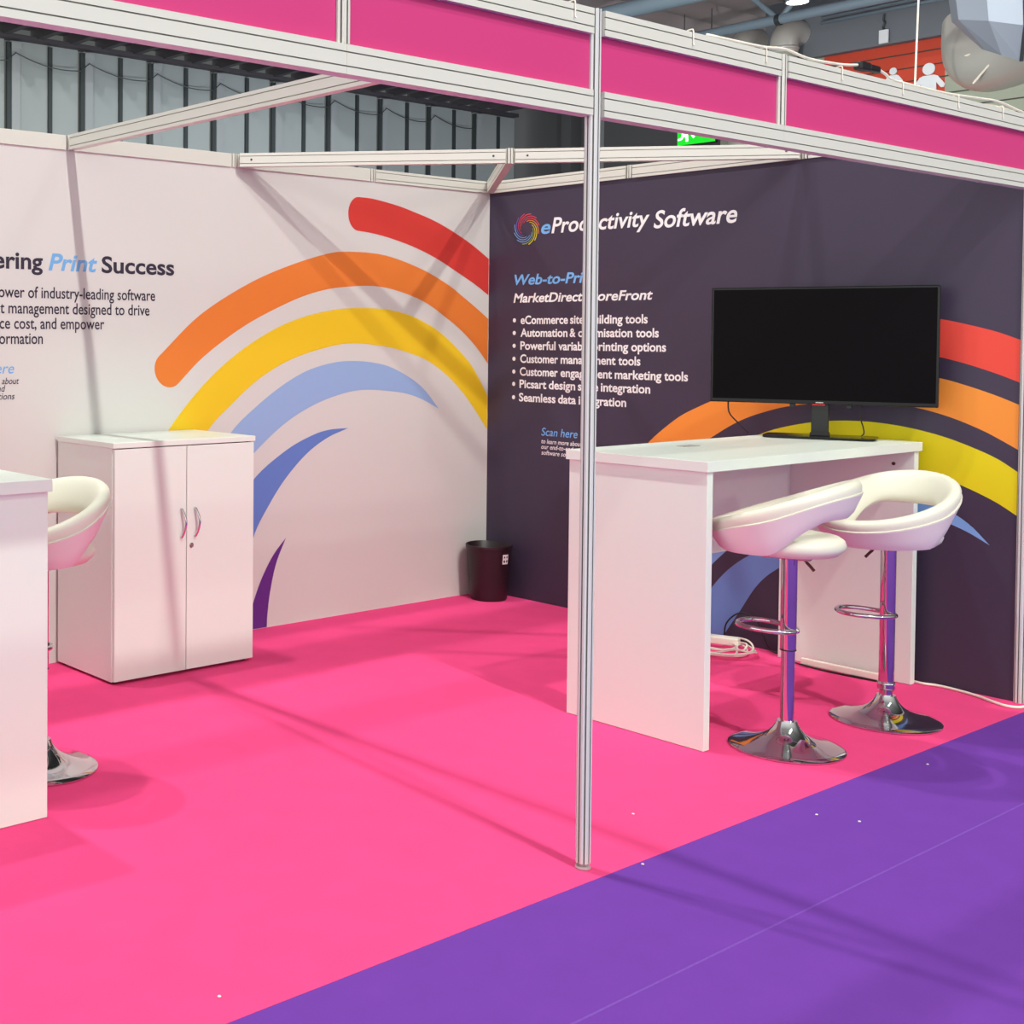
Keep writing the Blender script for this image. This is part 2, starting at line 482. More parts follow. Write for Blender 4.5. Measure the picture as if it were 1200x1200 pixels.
for s, ws, z in (('eCommerce site building tools', [(-0.246, -0.585), (-0.6, -0.694), (-0.725, -0.948), (-0.965, -1.105)], 1.624),
                 ('Automation & optimisation tools', [(-0.246, -0.583), (-0.598, -0.639), (-0.656, -1.011), (-1.032, -1.174)], 1.549),
                 ('Powerful variable printing options', [(-0.246, -0.501), (-0.52, -0.734), (-0.757, -0.986), (-1.005, -1.219)], 1.473),
                 ('Customer management tools', [(-0.246, -0.52), (-0.538, -0.907), (-0.924, -1.064)], 1.396),
                 ('Customer engagement marketing tools', [(-0.244, -0.52), (-0.538, -0.885), (-0.902, -1.194), (-1.21, -1.351)], 1.320),
                 ('Picsart design suite integration', [(-0.243, -0.439), (-0.456, -0.641), (-0.659, -0.796), (-0.813, -1.127)], 1.247),
                 ('Seamless data integration', [(-0.24, -0.505), (-0.523, -0.647), (-0.665, -0.978)], 1.168)):
    for word, (a, b) in zip(s.split(), ws):
        text(bm, word, dark_map, a, b, z, 0.050, 6, bold=0.024)
    poly(bm, [(-0.199 + 0.012 * math.cos(t * math.pi / 8), z + 0.021 + 0.0125 * math.sin(t * math.pi / 8)) for t in range(16)], dark_map, 6)
text(bm, 'Scan here', dark_map, -0.407, -0.661, 0.975, 0.046, 7, bold=0.005, shear=0.2)
text(bm, 'to learn more about', dark_map, -0.408, -0.691, 0.930, 0.026, 6, bold=0.01, shear=0.2)
text(bm, 'our end-to-end', dark_map, -0.408, -0.633, 0.898, 0.026, 6, bold=0.01, shear=0.2)
text(bm, 'software solutions', dark_map, -0.409, -0.681, 0.864, 0.026, 6, bold=0.01, shear=0.2)
# swirl emblem: twelve arcs that spiral outwards
cols = [8, 1, 8, 1, 2, 3, 3, 10, 7, 4, 7, 9]
for k in range(12):
    t0 = math.radians(100 - 30 * k)
    o, i = [], []
    for q in range(25):
        f = q / 24
        t = t0 + math.radians(112) * (1 - f)
        rad = 0.043 + 0.049 * f
        w = 0.0025 * (0.6 + 0.4 * f)
        for lst, rr in ((o, rad + w), (i, rad - w)):
            lst.append((-0.283 - rr * math.cos(t), 2.180 + rr * math.sin(t)))
    vo = [bm.verts.new(dark_map(a, b, 0.0012 + 0.0001 * k)) for a, b in o]
    vi = [bm.verts.new(dark_map(a, b, 0.0012 + 0.0001 * k)) for a, b in i]
    for q in range(24):
        f = bm.faces.new((vo[q], vo[q + 1], vi[q + 1], vi[q]))
        f.material_index = cols[k]
struct(make('wall_right', bm, DM), 'dark aubergine printed side wall with white bullet list and rainbow arcs')

# ------------------------------------------------------------------ shell scheme metalwork
def rail_profile(h, t=0.02, g=0.014, gw=0.0035, gd=0.004):
    """beam section centred on the line, hanging h below it, with two grooves each side"""
    p = []
    zs = [(-g, -g - gw), (-h + g + gw, -h + g)]
    p.append((t, 0))
    slots = []
    for a, b in zs:
        p.append((t, a)); slots.append(len(p) - 1 + 0)
        p.append((t - gd, a)); slots.append(len(p) - 1)
        p.append((t - gd, b)); slots.append(len(p) - 1)
        p.append((t, b))
    p.append((t, -h))
    p.append((-t, -h))
    for a, b in reversed(zs):
        p.append((-t, b)); slots.append(len(p) - 1)
        p.append((-t + gd, b)); slots.append(len(p) - 1)
        p.append((-t + gd, a)); slots.append(len(p) - 1)
        p.append((-t, a))
    p.append((-t, 0))
    return p, slots

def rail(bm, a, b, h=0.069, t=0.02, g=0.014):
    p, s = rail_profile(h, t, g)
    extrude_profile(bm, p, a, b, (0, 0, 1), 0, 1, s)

def octagon(r=0.0205, slot=0.0045, depth=0.006):
    pts, slots = [], []
    for k in range(8):
        a0, a1 = math.radians(45 * k - 22.5), math.radians(45 * k + 22.5)
        R_ = r / math.cos(math.radians(22.5))
        p, q = Vector((math.cos(a0), math.sin(a0))) * R_, Vector((math.cos(a1), math.sin(a1))) * R_
        m, d = (p + q) / 2, (q - p).normalized()
        n = m.normalized()
        pts += [p]
        slots += [len(pts), len(pts) + 1, len(pts) + 2]
        pts += [m - d * slot / 2, m - d * slot / 2 - n * depth, m + d * slot / 2 - n * depth, m + d * slot / 2]
    return [(v.x, v.y) for v in pts], slots

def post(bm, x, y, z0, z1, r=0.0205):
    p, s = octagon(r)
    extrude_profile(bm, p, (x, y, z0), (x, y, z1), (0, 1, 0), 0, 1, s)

ti = 0
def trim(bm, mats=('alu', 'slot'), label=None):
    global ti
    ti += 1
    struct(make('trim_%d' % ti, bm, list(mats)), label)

# top rails of the back wall: plain covers on the left, grooved near the corner
for k in range(5):
    bm = B()
    a, b = -(k + 1) * S + 0.021, -k * S - 0.021
    if k == 0:
        rail(bm, (a, 0.012, H), (b, 0.012, H), t=0.022)
    else:
        box(bm, (a, -0.010, HG), (b, 0.034, H), 0, 0.002)
    trim(bm)
for k in range(3):
    bm = B(); rail(bm, (0.012, -(k + 1) * S + 0.021, H), (0.012, -k * S - 0.021, H), t=0.022); trim(bm)
# uprights at the joints
for k in range(0, 5):
    bm = B(); post(bm, -k * S if k else 0.010, 0.012, HG + 0.0005, H + 0.002); trim(bm)
for k in range(1, 3):
    bm = B(); post(bm, 0.012, -k * S, HG + 0.0005, H + 0.002); trim(bm)
bm = B(); post(bm, 0.010, -D, 0.0, H + 0.002, 0.0225); trim(bm, ('alu_post', 'slot'), 'aluminium post at the front end of the dark wall')

def beam(name, a, b, label, screws=()):
    a, b = Vector(a), Vector(b)
    c = (a + b) / 2
    c.z = H
    bm = B()
    rail(bm, a - c, b - c)
    o = tag(make(name, bm, ['alu', 'slot'], loc=c), label, 'beam')
    d = (b - a).normalized()
    s = d.cross(Vector((0, 0, 1)))
    for q, side in screws:
        bm = B()
        e = (a + d * q if q > 0 else b + d * q) - c + s * side * 0.0205 - Vector((0, 0, 0.034))
        lathe(bm, [(0.0055, -0.001), (0.0055, 0.001), (0.003, 0.0016)], 12)
        for v in bm.verts:
            v.co = e + d * v.co.x + Vector((0, 0, 1)) * v.co.y + s * side * v.co.z
        make('screw', bm, 'screw', o)
    return o

mid = Vector((-S, -S, H))
beam('roof_beam', (-3 * S, -0.032, H), (-3 * S, -D + 0.026, H), 'white roof beam from the back wall to the front post', [(0.06, -1)])
beam('roof_beam', (-2 * S + 0.017, -0.03, H), mid + Vector((-0.016, 0.016, 0)), 'left half of the white diagonal roof beam, fixed to the white wall', [(0.06, 1), (-0.06, 1)])
beam('roof_beam', mid + Vector((0.016, -0.016, 0)), (-0.03, -2 * S + 0.017, H), 'right half of the white diagonal roof beam, fixed to the dark wall', [(0.06, 1), (-0.06, 1)])
beam('roof_beam', (-0.03, -0.03, H), mid + Vector((0.017, 0.017, 0)), 'short white brace from the wall corner to the middle of the diagonal beam')
bm = B(); post(bm, 0, 0, -0.072, 0.004, 0.0205)
tag(make('beam_joint', bm, ['alu', 'slot'], loc=mid), 'short white octagonal joint where diagonal beam and corner brace meet', 'joint')

# front post
o = empty('front_post', (-3 * S - 0.006, -D, 0), 0, 'tall white slotted post standing alone at the front of the stand', 'post')
bm = B(); post(bm, 0, 0, 0.018, H + 0.002); make('upright', bm, ['alu_post', 'slot'], o)
bm = B(); lathe(bm, [(0.021, 0.0), (0.023, 0.003), (0.021, 0.008), (0.012, 0.010), (0.012, 0.019)], 20); make('levelling_foot', bm, 'clear_foot', o)
# fascia
HF = 2.177
RH = 0.072
names = {0: 'pink fascia board above the dark wall, at the right end', 2: 'pink fascia board just right of the tall front post',
         3: 'pink fascia board just left of the tall front post', 4: 'pink fascia board at the top left corner of the photo'}
def fascia(x0, x1, e0, e1, label, gr=0.0222):
    """board from joint x0 to joint x1; e0, e1 are how much the bottom rail is cut back at each joint"""
    c = Vector(((x0 + x1) / 2, -D, HF))
    o = empty('fascia_board', c, 0, label, 'fascia board')
    h = (x1 - x0) / 2
    g = 0.0222
    bm = B(); rail(bm, (-h + g, 0, H - HF), (h - gr, 0, H - HF), RH, 0.02, 0.017); make('top_rail', bm, ['alu', 'slot'], o)
    bm = B(); rail(bm, (-h + e0, 0, RH), (h - e1, 0, RH), RH, 0.02, 0.017); make('bottom_rail', bm, ['alu', 'slot'], o)
    bm = B(); box(bm, (-h + g, -0.003, RH + 0.0005), (h - gr, 0.003, H - HF - RH - 0.0005)); make('infill_board', bm, 'fascia', o)
    return o
fascia(-2 * S, 0.0, 0.0003, 0.024, names[0])
fascia(-3 * S, -2 * S, 0.0225, 0.0003, names[2])
fascia(-4 * S, -3 * S, 0.0003, 0.0285, names[3], 0.0285)
fascia(-5 * S, -4 * S, 0.0225, 0.0003, names[4])
for x, lab in ((-2 * S, 'white slotted stub post between the fascia boards, right of the tall post'), (-4 * S, 'white slotted stub post between the fascia boards, left of the tall post')):
    bm = B(); post(bm, 0, 0, 0.0005, H - HF - RH + 0.002)
    tag(make('stub_post', bm, ['alu', 'slot'], loc=(x, -D, HF + RH)), lab, 'post')

# lead lying along the top of the fascia with its in-line connector
o = empty('power_lead', (-1.3, -D, H), 0, 'white power lead with black in-line connector lying on top of the fascia', 'cable')
cx = lambda x: x + 1.3
bm = B()
tube(bm, [(cx(-2.4), -0.012, 0.006), (cx(-2.1), -0.014, 0.010), (cx(-1.95), -0.010, 0.022), (cx(-1.8), -0.012, 0.010), (cx(-1.6), -0.014, 0.016), (cx(-1.47), -0.012, 0.030)], 0.0048, 8)
tube(bm, [(cx(-1.335), -0.012, 0.034), (cx(-1.28), -0.014, 0.022), (cx(-1.22), -0.014, 0.008), (cx(-1.0), -0.012, 0.007), (cx(-0.8), -0.012, 0.008), (cx(-0.55), -0.013, 0.018), (cx(-0.35), -0.012, 0.026), (cx(-0.15), -0.012, 0.010), (cx(-0.03), -0.012, 0.006)], 0.0048, 8)
make('cord', bm, 'white_plastic', o, smooth=True)
bm = B(); box(bm, (cx(-1.475), -0.028, 0.014), (cx(-1.405), 0.004, 0.044), 0, 0.006); box(bm, (cx(-1.408), -0.026, 0.017), (cx(-1.33), 0.002, 0.042), 0, 0.008)
make('connector', bm, 'black', o)
bm = B(); tube(bm, [(cx(-0.5), 0.012, 0.004), (cx(-0.3), 0.010, 0.014), (cx(-0.1), 0.012, 0.008)], 0.004, 6); make('loose_end', bm, 'white_plastic', o, smooth=True)
for k, x in enumerate((-3.06, -2.49, -2.08, -1.60, -1.165, -0.72, -0.33)):
    bm = B()
    tube(bm, [(0, 0.012, 0.004), (0, -0.02, 0.008), (0, -0.0235, -0.012), (0, -0.0235, -0.034), (0.001, -0.026, -0.042)], 0.0022, 6)
    tag(make('cable_tie', bm, 'white_plastic', loc=(x, -D, H)), 'white plastic cable tie looped over the top rail of the pink fascia', 'cable tie', 'cable ties on the fascia top rail')

# ------------------------------------------------------------------ counters
CH, CL, CD = 1.087, 1.645, 0.62
def counter(name, loc, rz, label, extras):
    """local: end panel at x=0 facing -x, length along +x, open side towards -y"""
    o = empty(name, loc, rz, label, 'counter')
    bm = B(); box(bm, (-0.012, -CD / 2 - 0.010, CH - 0.040), (CL + 0.012, CD / 2 + 0.010, CH), 0, 0.0015); make('counter_top', bm, 'laminate', o)
    for x in (0, CL - 0.038):
        bm = B(); box(bm, (x, -CD / 2, 0.002), (x + 0.038, CD / 2, CH - 0.0405), 0, 0.0015); make('end_panel', bm, 'laminate', o)
    bm = B(); box(bm, (0.0385, CD / 2 - 0.05, 0.575), (CL - 0.0385, CD / 2 - 0.03, CH - 0.0405)); make('modesty_panel', bm, 'laminate', o)
    if extras:
        bm = B(); box(bm, (0.50, 0.10, CH), (0.60, 0.15, CH + 0.003), 0, 0.001); make('cable_grommet', bm, 'grommet', o)
        bm = B(); lathe(bm, [(0.008, 0), (0.008, 0.003), (0.005, 0.004)], 12)
        for v in bm.verts:
            v.co = Vector((CL - 0.0385 - v.co.z, -0.22 + v.co.x, 0.985 + v.co.y))
        make('hole_plug', bm, 'brown', o)
    return o
counter('bar_counter', (-1.705, -2.23, 0), 0, 'white bar counter carrying the black television by the dark wall', True)
counter('bar_counter', (-4.33, -1.695, 0), math.pi / 2, 'white bar counter cut off by the left edge of the photo', False)

# ------------------------------------------------------------------ cupboard
o = empty('storage_cupboard', (-2.617, -0.255, 0), 0, 'white two-door storage cupboard against the white printed wall', 'cupboard')
cw, cd, chh = 0.392, 0.235, 1.072
bm = B()
for s in (-1, 1):
    box(bm, (min(s * cw, s * (cw - 0.018)), -cd + 0.002, 0.012), (max(s * cw, s * (cw - 0.018)), cd, chh - 0.025), 0, 0.001)
box(bm, (-cw + 0.018, cd - 0.012, 0.012), (cw - 0.018, cd, chh - 0.025))
box(bm, (-cw + 0.018, -cd + 0.02, 0.03), (cw - 0.018, cd - 0.012, 0.05))
make('carcass', bm, 'laminate', o)
bm = B(); box(bm, (-cw - 0.006, -cd - 0.022, chh - 0.0245), (cw + 0.006, cd, chh), 0, 0.002); make('top_board', bm, 'laminate', o)
for s in (-1, 1):
    x0, x1 = (-cw + 0.003, -0.002) if s < 0 else (0.002, cw - 0.001)
    bm = B(); box(bm, (x0, -cd - 0.018, 0.016), (x1, -cd, chh - 0.029), 0, 0.0015)
    d = make('door', bm, 'laminate', o)
    hx = -0.032 if s < 0 else 0.045
    y = -cd - 0.018
    bm = B()
    tube(bm, [(hx, y + 0.002, 0.756), (hx, y - 0.010, 0.752), (hx + 0.006, y - 0.022, 0.725), (hx + 0.010, y - 0.027, 0.692), (hx + 0.006, y - 0.022, 0.658), (hx, y - 0.010, 0.630), (hx, y + 0.002, 0.626)], 0.0058, 10)
    make('handle', bm, 'chrome', d, smooth=True)
    if s > 0:
        bm = B(); lathe(bm, [(0.0115, -0.001), (0.0115, 0.004), (0.009, 0.006), (0.003, 0.0055)], 20)
        for v in bm.verts:
            v.co = Vector((0.027 + v.co.x, y - v.co.z, 0.586 + v.co.y))
        make('lock', bm, 'steel', d, smooth=True, angle=40)
for sx_ in (-1, 1):
    for sy_ in (-1, 1):
        bm = B(); lathe(bm, [(0.016, 0.0), (0.018, 0.012)], 12, c=(sx_ * (cw - 0.03), sy_ * (cd - 0.03), 0)); make('foot', bm, 'black', o)

# ------------------------------------------------------------------ bar stools
def stool(loc, az, label, collar=0.37, foot_rot=0.0, seat_z=0.74, ring_z=0.40, lever_az=None, glide=None):
    """local +x is the back of the seat"""
    o = empty('bar_stool', loc, 0, label, 'stool', 'white bar stools with ring backs')
    def part(name, bm, m, par, rz=0.0, **k):
        return make(name, bm, m, par, rz=rz, **k)
    bm = B()
    lathe(bm, [(0.200, 0.0), (0.2045, 0.002), (0.2045, 0.007), (0.198, 0.0115), (0.175, 0.017), (0.145, 0.0235), (0.115, 0.033), (0.088, 0.044), (0.066, 0.058), (0.050, 0.075), (0.040, 0.092), (0.035, 0.105)], 64)
    part('base', bm, 'chrome', o, smooth=True, angle=50)
    bm = B(); lathe(bm, [(0.0245, 0.10), (0.0245, collar + 0.02)], 32); part('inner_column', bm, 'chrome', o, smooth=True, angle=50)
    bm = B(); lathe(bm, [(0.0275, collar), (0.0285, collar + 0.004), (0.0285, seat_z - 0.005)], 32); part('gas_lift_sleeve', bm, 'chrome', o, smooth=True, angle=50)
    bm = B()
    if glide:
        lathe(bm, [(0.031, 0), (0.034, 0.008), (0.031, 0.016), (0.034, 0.024), (0.030, 0.032)], 32, c=(0, 0, glide))
        part('collar_ring', bm, 'chrome', o, smooth=True)
    else:
        lathe(bm, [(0.0290, 0), (0.0290, 0.004)], 32, c=(0, 0, collar - 0.004))
        part('collar_ring', bm, 'black', o)
    # footrest: a D-shaped hoop on the sleeve, reaching out to the front
    bm = B()
    hoop = [(0.028, 0.010, 0), (0.010, 0.045, 0.001), (-0.045, 0.078, 0.003), (-0.11, 0.086, 0.006), (-0.165, 0.060, 0.008), (-0.185, 0.0, 0.008), (-0.165, -0.060, 0.008), (-0.11, -0.086, 0.006), (-0.045, -0.078, 0.003), (0.010, -0.045, 0.001), (0.028, -0.010, 0)]
    tube(bm, hoop, 0.0095, 12)
    f = part('footrest', bm, 'chrome', o, rz=az + foot_rot, smooth=True)
    f.location = (0, 0, ring_z)
    # seat pad
    bm = B()
    R0 = 0.19
    prof = [(0.03, -0.012), (0.13, -0.012), (0.165, -0.006), (0.186, 0.012), (0.193, 0.030), (0.186, 0.048), (0.168, 0.060), (0.13, 0.067), (0.06, 0.070), (0.012, 0.0705)]
    lathe(bm, prof, 48, c=(0.0, 0, 0))
    s = part('seat', bm, 'leather', o, rz=az, smooth=True)
    s.location = (0, 0, seat_z)
    bm = B(); box(bm, (-0.085, -0.07, -0.024), (0.085, 0.07, -0.011), 0, 0.003); m_ = part('mounting_plate', bm, 'steel', s)
    # ring back: upholstered band, seam and outer cover
    def sec(phi):
        c = (1 + math.cos(phi)) / 2              # 1 at the back, 0 at the front
        k = min(1.0, max(0.0, (c - 0.44) / 0.5))
        k = k * k * (3 - 2 * k)
        rt, zt = 0.248 + 0.004 * c, 0.098 + 0.178 * c            # upper rim
        rb, zb = 0.178 + 0.020 * k, 0.004 + 0.142 * k            # lower edge: on the pad, then lifting clear at the back
        Rr, z = (rt + rb) / 2, (zt + zb) / 2
        a = math.hypot(rt - rb, zt - zb) / 2
        th = math.atan2(rt - rb, zt - zb)
        b = 0.030
        return Rr, z, th, a, b
    n, m = 72, 20
    bm = B(); rings = []
    bs = B(); srings = []
    seam = []
    for i in range(n):
        phi = 2 * math.pi * i / n
        Rr, z, th, a, b = sec(phi)
        rad = Vector((math.cos(phi), math.sin(phi), 0))
        L = rad * math.sin(th) + Vector((0, 0, 1)) * math.cos(th)       # long axis, outward and up
        N = rad * math.cos(th) - Vector((0, 0, 1)) * math.sin(th)       # outward and down
        c0 = rad * Rr + Vector((-0.028, 0, z))
        ring = []
        for k in range(m):
            t = 2 * math.pi * k / m
            cu, su = math.cos(t), math.sin(t)
            ex = abs(cu) ** 0.75 * (1 if cu > 0 else -1)
            ey = abs(su) ** 0.75 * (1 if su > 0 else -1)
            ring.append(bm.verts.new(c0 + L * ex * a + N * ey * b))
        rings.append(ring)
        seam.append(c0 + L * a * 0.52 + N * (b * 1.0))
        sr_ = []
        for q in (0.50, 0.2, -0.2, -0.6, -0.92):
            sr_.append(bs.verts.new(c0 + L * a * q + N * (b * (1.0 if q > -0.8 else 0.75) + 0.0045)))
        for q in (-0.92, -0.6, 0.50):
            sr_.append(bs.verts.new(c0 + L * a * q + N * (b * 0.55)))
        srings.append(sr_)
    for bmx, rr in ((bm, rings), (bs, srings)):
        q = len(rr[0])
        for i in range(n):
            for k in range(q):
                bmx.faces.new((rr[i][k], rr[i][(k + 1) % q], rr[(i + 1) % n][(k + 1) % q], rr[(i + 1) % n][k]))
    bk = part('ring_backrest', bm, 'leather', o, rz=az, smooth=True)
    bk.location = (0, 0, seat_z)
    part('outer_cover', bs, 'shell', bk, smooth=True, angle=50)
    bm = B(); tube(bm, seam, 0.0042, 6, closed=True, n=1); part('piping', bm, 'leather', bk, smooth=True)
    # lift lever
    la = az if lever_az is None else lever_az
    bm = B()
    tube(bm, [(0.02, 0, -0.015), (0.05, 0, -0.024), (0.07, 0, -0.036)], 0.0035, 8)
    l = part('lever', bm, 'steel', o, rz=la, smooth=True)
    l.location = (0, 0, seat_z)
    bm = B(); tube(bm, [(0.069, 0, -0.035), (0.085, 0, -0.048), (0.10, 0, -0.062)], 0.0058, 8); part('grip', bm, 'brown', l, smooth=True)
    return o
stool((-1.395, -2.690, 0), math.radians(-72), 'white ring-back bar stool nearest the television counter end panel, seat turned to the counter', 0.375, math.radians(-10), 0.748, 0.445, math.radians(-95))
stool((-0.728, -2.735, 0), math.radians(-10), 'white ring-back bar stool closest to the dark wall, with chrome collar near its base', 0.135, math.radians(-45), 0.728, 0.430, math.radians(150), 0.128)
stool((-3.800, -1.262, 0), math.radians(9), 'white ring-back bar stool half hidden behind the left counter', 0.36, 0, 0.748, 0.44, math.radians(150))

# ------------------------------------------------------------------ television
TA = -1.186
o = empty('television', (-0.245, -2.185, CH), TA, 'black switched-off television standing on the white counter', 'television')
TW, TH = 0.945, 0.54
tz = 1.5135 - CH
bm = B(); box(bm, (-TW / 2, -0.018, tz - TH / 2), (TW / 2, 0.022, tz + TH / 2), 0, 0.004); box(bm, (-TW * 0.33, 0.02, tz - TH * 0.42), (TW * 0.33, 0.062, tz + TH * 0.15), 0, 0.012)
make('casing', bm, 'gloss_black', o)
bm = B(); box(bm, (-TW / 2 + 0.011, -0.0196, tz - TH / 2 + 0.018), (TW / 2 - 0.011, -0.0175, tz + TH / 2 - 0.011)); make('screen', bm, 'screen', o)
bm = B(); box(bm, (-0.016, -0.0205, tz - TH / 2 + 0.006), (0.016, -0.018, tz - TH / 2 + 0.011)); make('maker_badge', bm, 'steel', o)
bm = B(); box(bm, (-0.03, -0.019, tz - TH / 2 - 0.004), (0.022, 0.004, tz - TH / 2 + 0.001)); make('red_tape', bm, 'red_tape', o)
bm = B(); box(bm, (-0.036, 0.0, 0.012), (0.036, 0.028, tz - TH / 2 + 0.03), 0, 0.003); box(bm, (-0.041, -0.006, 0.010), (0.041, 0.034, 0.028), 0, 0.004); make('stand_column', bm, 'black', o)
bm = B()
ring = []
for k in range(40):
    t = 2 * math.pi * k / 40
    cu, su = math.cos(t), math.sin(t)
    ring.append((0.235 * abs(cu) ** 0.25 * (1 if cu > 0 else -1), 0.012 + 0.108 * abs(su) ** 0.25 * (1 if su > 0 else -1)))
extrude_profile(bm, ring, (0, 0, 0.003), (0, 0, 0.012), (0, 1, 0))
make('stand_base', bm, 'gloss_black', o)
for x in (-0.115, 0.12):
    bm = B(); box(bm, (x - 0.012, -0.004, tz - TH / 2 - 0.016), (x + 0.012, 0.014, tz - TH / 2 + 0.002), 0, 0.002); make('bracket', bm, 'black', o)
bm = B(); tube(bm, [(-0.40, 0.03, tz - TH / 2 + 0.02), (-0.395, 0.03, tz - TH / 2 - 0.05), (-0.36, 0.04, 0.06), (-0.31, 0.05, 0.008)], 0.0035, 8); make('cord', bm, 'black', o, smooth=True)
bm = B(); tube(bm, [(0.165, 0.03, tz - TH / 2 + 0.02), (0.165, 0.032, 0.10), (0.175, 0.035, 0.06), (0.18, 0.03, 0.03), (0.17, 0.025, 0.016)], 0.003, 8); make('cord', bm, 'black', o, smooth=True)

# ------------------------------------------------------------------ waste bin
o = empty('waste_bin', (-0.165, -0.165, 0), 0, 'black plastic waste bin in the corner of the two walls', 'bin')
bm = B(); lathe(bm, [(0.01, 0.0), (0.100, 0.0), (0.106, 0.006), (0.108, 0.02), (0.131, 0.305), (0.1345, 0.309), (0.1345, 0.322), (0.131, 0.325), (0.127, 0.320), (0.103, 0.02), (0.01, 0.012)], 48)
make('body', bm, 'bin', o, smooth=True, angle=35)
bm = B()
a0 = math.radians(-101)
for u in range(6):
    for w in range(1):
        pass
seg = 6
th0, th1 = a0, a0 + 0.36
zb, zt = 0.222, 0.278
rr = lambda z: 0.108 + (0.131 - 0.108) * (z - 0.02) / 0.285 + 0.0012
vs = [[bm.verts.new((rr(z) * math.cos(th0 + (th1 - th0) * k / seg), rr(z) * math.sin(th0 + (th1 - th0) * k / seg), z)) for k in range(seg + 1)] for z in (zb, zt)]
for k in range(seg):
    bm.faces.new((vs[0][k], vs[0][k + 1], vs[1][k + 1], vs[1][k]))
for cu in (0.28, 0.74):
    for cz, shape in ((0.29, 10), (0.73, 4)):
        pts = []
        for k in range(shape):
            t = 2 * math.pi * k / shape + 0.78
            th = th0 + (th1 - th0) * (cu + 0.15 * math.cos(t)); z = zb + (zt - zb) * (cz + 0.15 * math.sin(t))
            pts.append(bm.verts.new(((rr(z) + 0.0008) * math.cos(th), (rr(z) + 0.0008) * math.sin(th), z)))
        f = bm.faces.new(pts); f.material_index = 1
make('care_sticker', bm, ['paper', 'bin'], o)

# ------------------------------------------------------------------ cables and power strips
o = empty('extension_lead', (-0.22, -1.66, 0), 0, 'tangled white extension lead coiled under the television counter', 'extension lead')
rnd = random.Random(4)
bm = B()
for q in range(5):
    ax, ay = 0.13 + rnd.uniform(-0.03, 0.05), 0.17 + rnd.uniform(-0.05, 0.04)
    ox, oy = rnd.uniform(-0.03, 0.02), rnd.uniform(-0.05, 0.05)
    ph = rnd.uniform(0, 6)
    pts = [(ox + min(0.16, ax * math.cos(ph + t * math.pi / 6)), oy + ay * math.sin(ph + t * math.pi / 6), 0.006 + 0.006 * q + 0.022 * rnd.random()) for t in range(12)]
    tube(bm, pts, 0.0048, 7, n=5, closed=True)
tube(bm, [(-0.10, 0.22, 0.02), (-0.02, 0.12, 0.05), (0.05, 0.02, 0.03), (0.02, -0.1, 0.045), (-0.1, -0.16, 0.02), (-0.16, -0.02, 0.01)], 0.0048, 7)
make('cord', bm, 'white_plastic', o, smooth=True)
bm = B(); box(bm, (-0.030, -0.10, 0.03), (0.03, 0.10, 0.068), 0, 0.006); e = make('socket_block', bm, 'white_plastic', o, loc=(0.03, 0.0, 0)); e.rotation_euler = (0, 0, 0.35)
bm = B(); tube(bm, [(0.182, 0.06, 0.005), (0.184, 0.05, 0.10), (0.185, -0.02, 0.165), (0.19, -0.10, 0.15), (0.185, -0.15, 0.07), (0.182, -0.19, 0.012), (0.18, -0.26, 0.006)], 0.004, 8)
tag(make('looped_cable', bm, 'black', loc=(-0.22, -1.66, 0), smooth=True), 'black power cord looping up behind the white extension lead', 'cable')
o = empty('power_strip', (-0.145, -2.27, 0), 0, 'slim white power strip lying along the counter end panel', 'power strip')
bm = B(); box(bm, (-0.022, -0.17, 0.008), (0.0, 0.20, 0.038), 0, 0.004); make('strip', bm, 'white_plastic', o)
bm = B(); box(bm, (-0.030, -0.095, 0.0), (0.0, -0.035, 0.0075), 0, 0.002); make('support_foot', bm, 'black', o)
bm = B(); tube(bm, [(-0.02, -0.16, 0.006), (-0.03, -0.05, 0.005), (-0.035, 0.1, 0.006), (-0.02, 0.24, 0.01)], 0.004, 7); make('cord', bm, 'black', o, smooth=True)
bm = B(); tube(bm, [(-0.030, -2.50, 0.006), (-0.045, -2.57, 0.007), (-0.026, -2.62, 0.007), (-0.032, -2.70, 0.007), (-0.060, -2.80, 0.007), (-0.105, -2.885, 0.007), (-0.125, -2.945, 0.007), (-0.095, -2.985, 0.007), (-0.03, -2.995, 0.014), (0.0, -2.99, 0.06), (0.012, -2.985, 0.16)], 0.0062, 8)
tag(make('mains_lead', bm, 'white_plastic', smooth=True), 'white mains lead running along the foot of the dark wall to its front post', 'cable')
bm = B()
p = [(-0.02, -0.01), (0.012, -0.016), (0.024, 0.0), (0.016, 0.012), (0.002, 0.006), (-0.016, 0.008)]
extrude_profile(bm, p, (0, 0, 0.0), (0, 0, 0.004), (0, 1, 0))
tag(make('carpet_scrap', bm, 'pink_scrap', loc=(-0.555, -3.30, 0.0)), 'tiny pink scrap lying on the purple carpet', 'scrap')

for x, y in [(-2.782, -3.027), (-2.458, -2.767), (-1.16, -3.093), (-1.923, -3.229), (-1.977, -3.118), (-4.252, -2.908)]:
    bm = B(); lathe(bm, [(0.002, 0.0), (0.005, 0.001), (0.003, 0.003)], 7)
    tag(make('lint_speck', bm, 'paper', loc=(x, y, 0.0)), 'tiny white lint speck lying on the carpet', 'lint', 'white lint specks on the carpets')

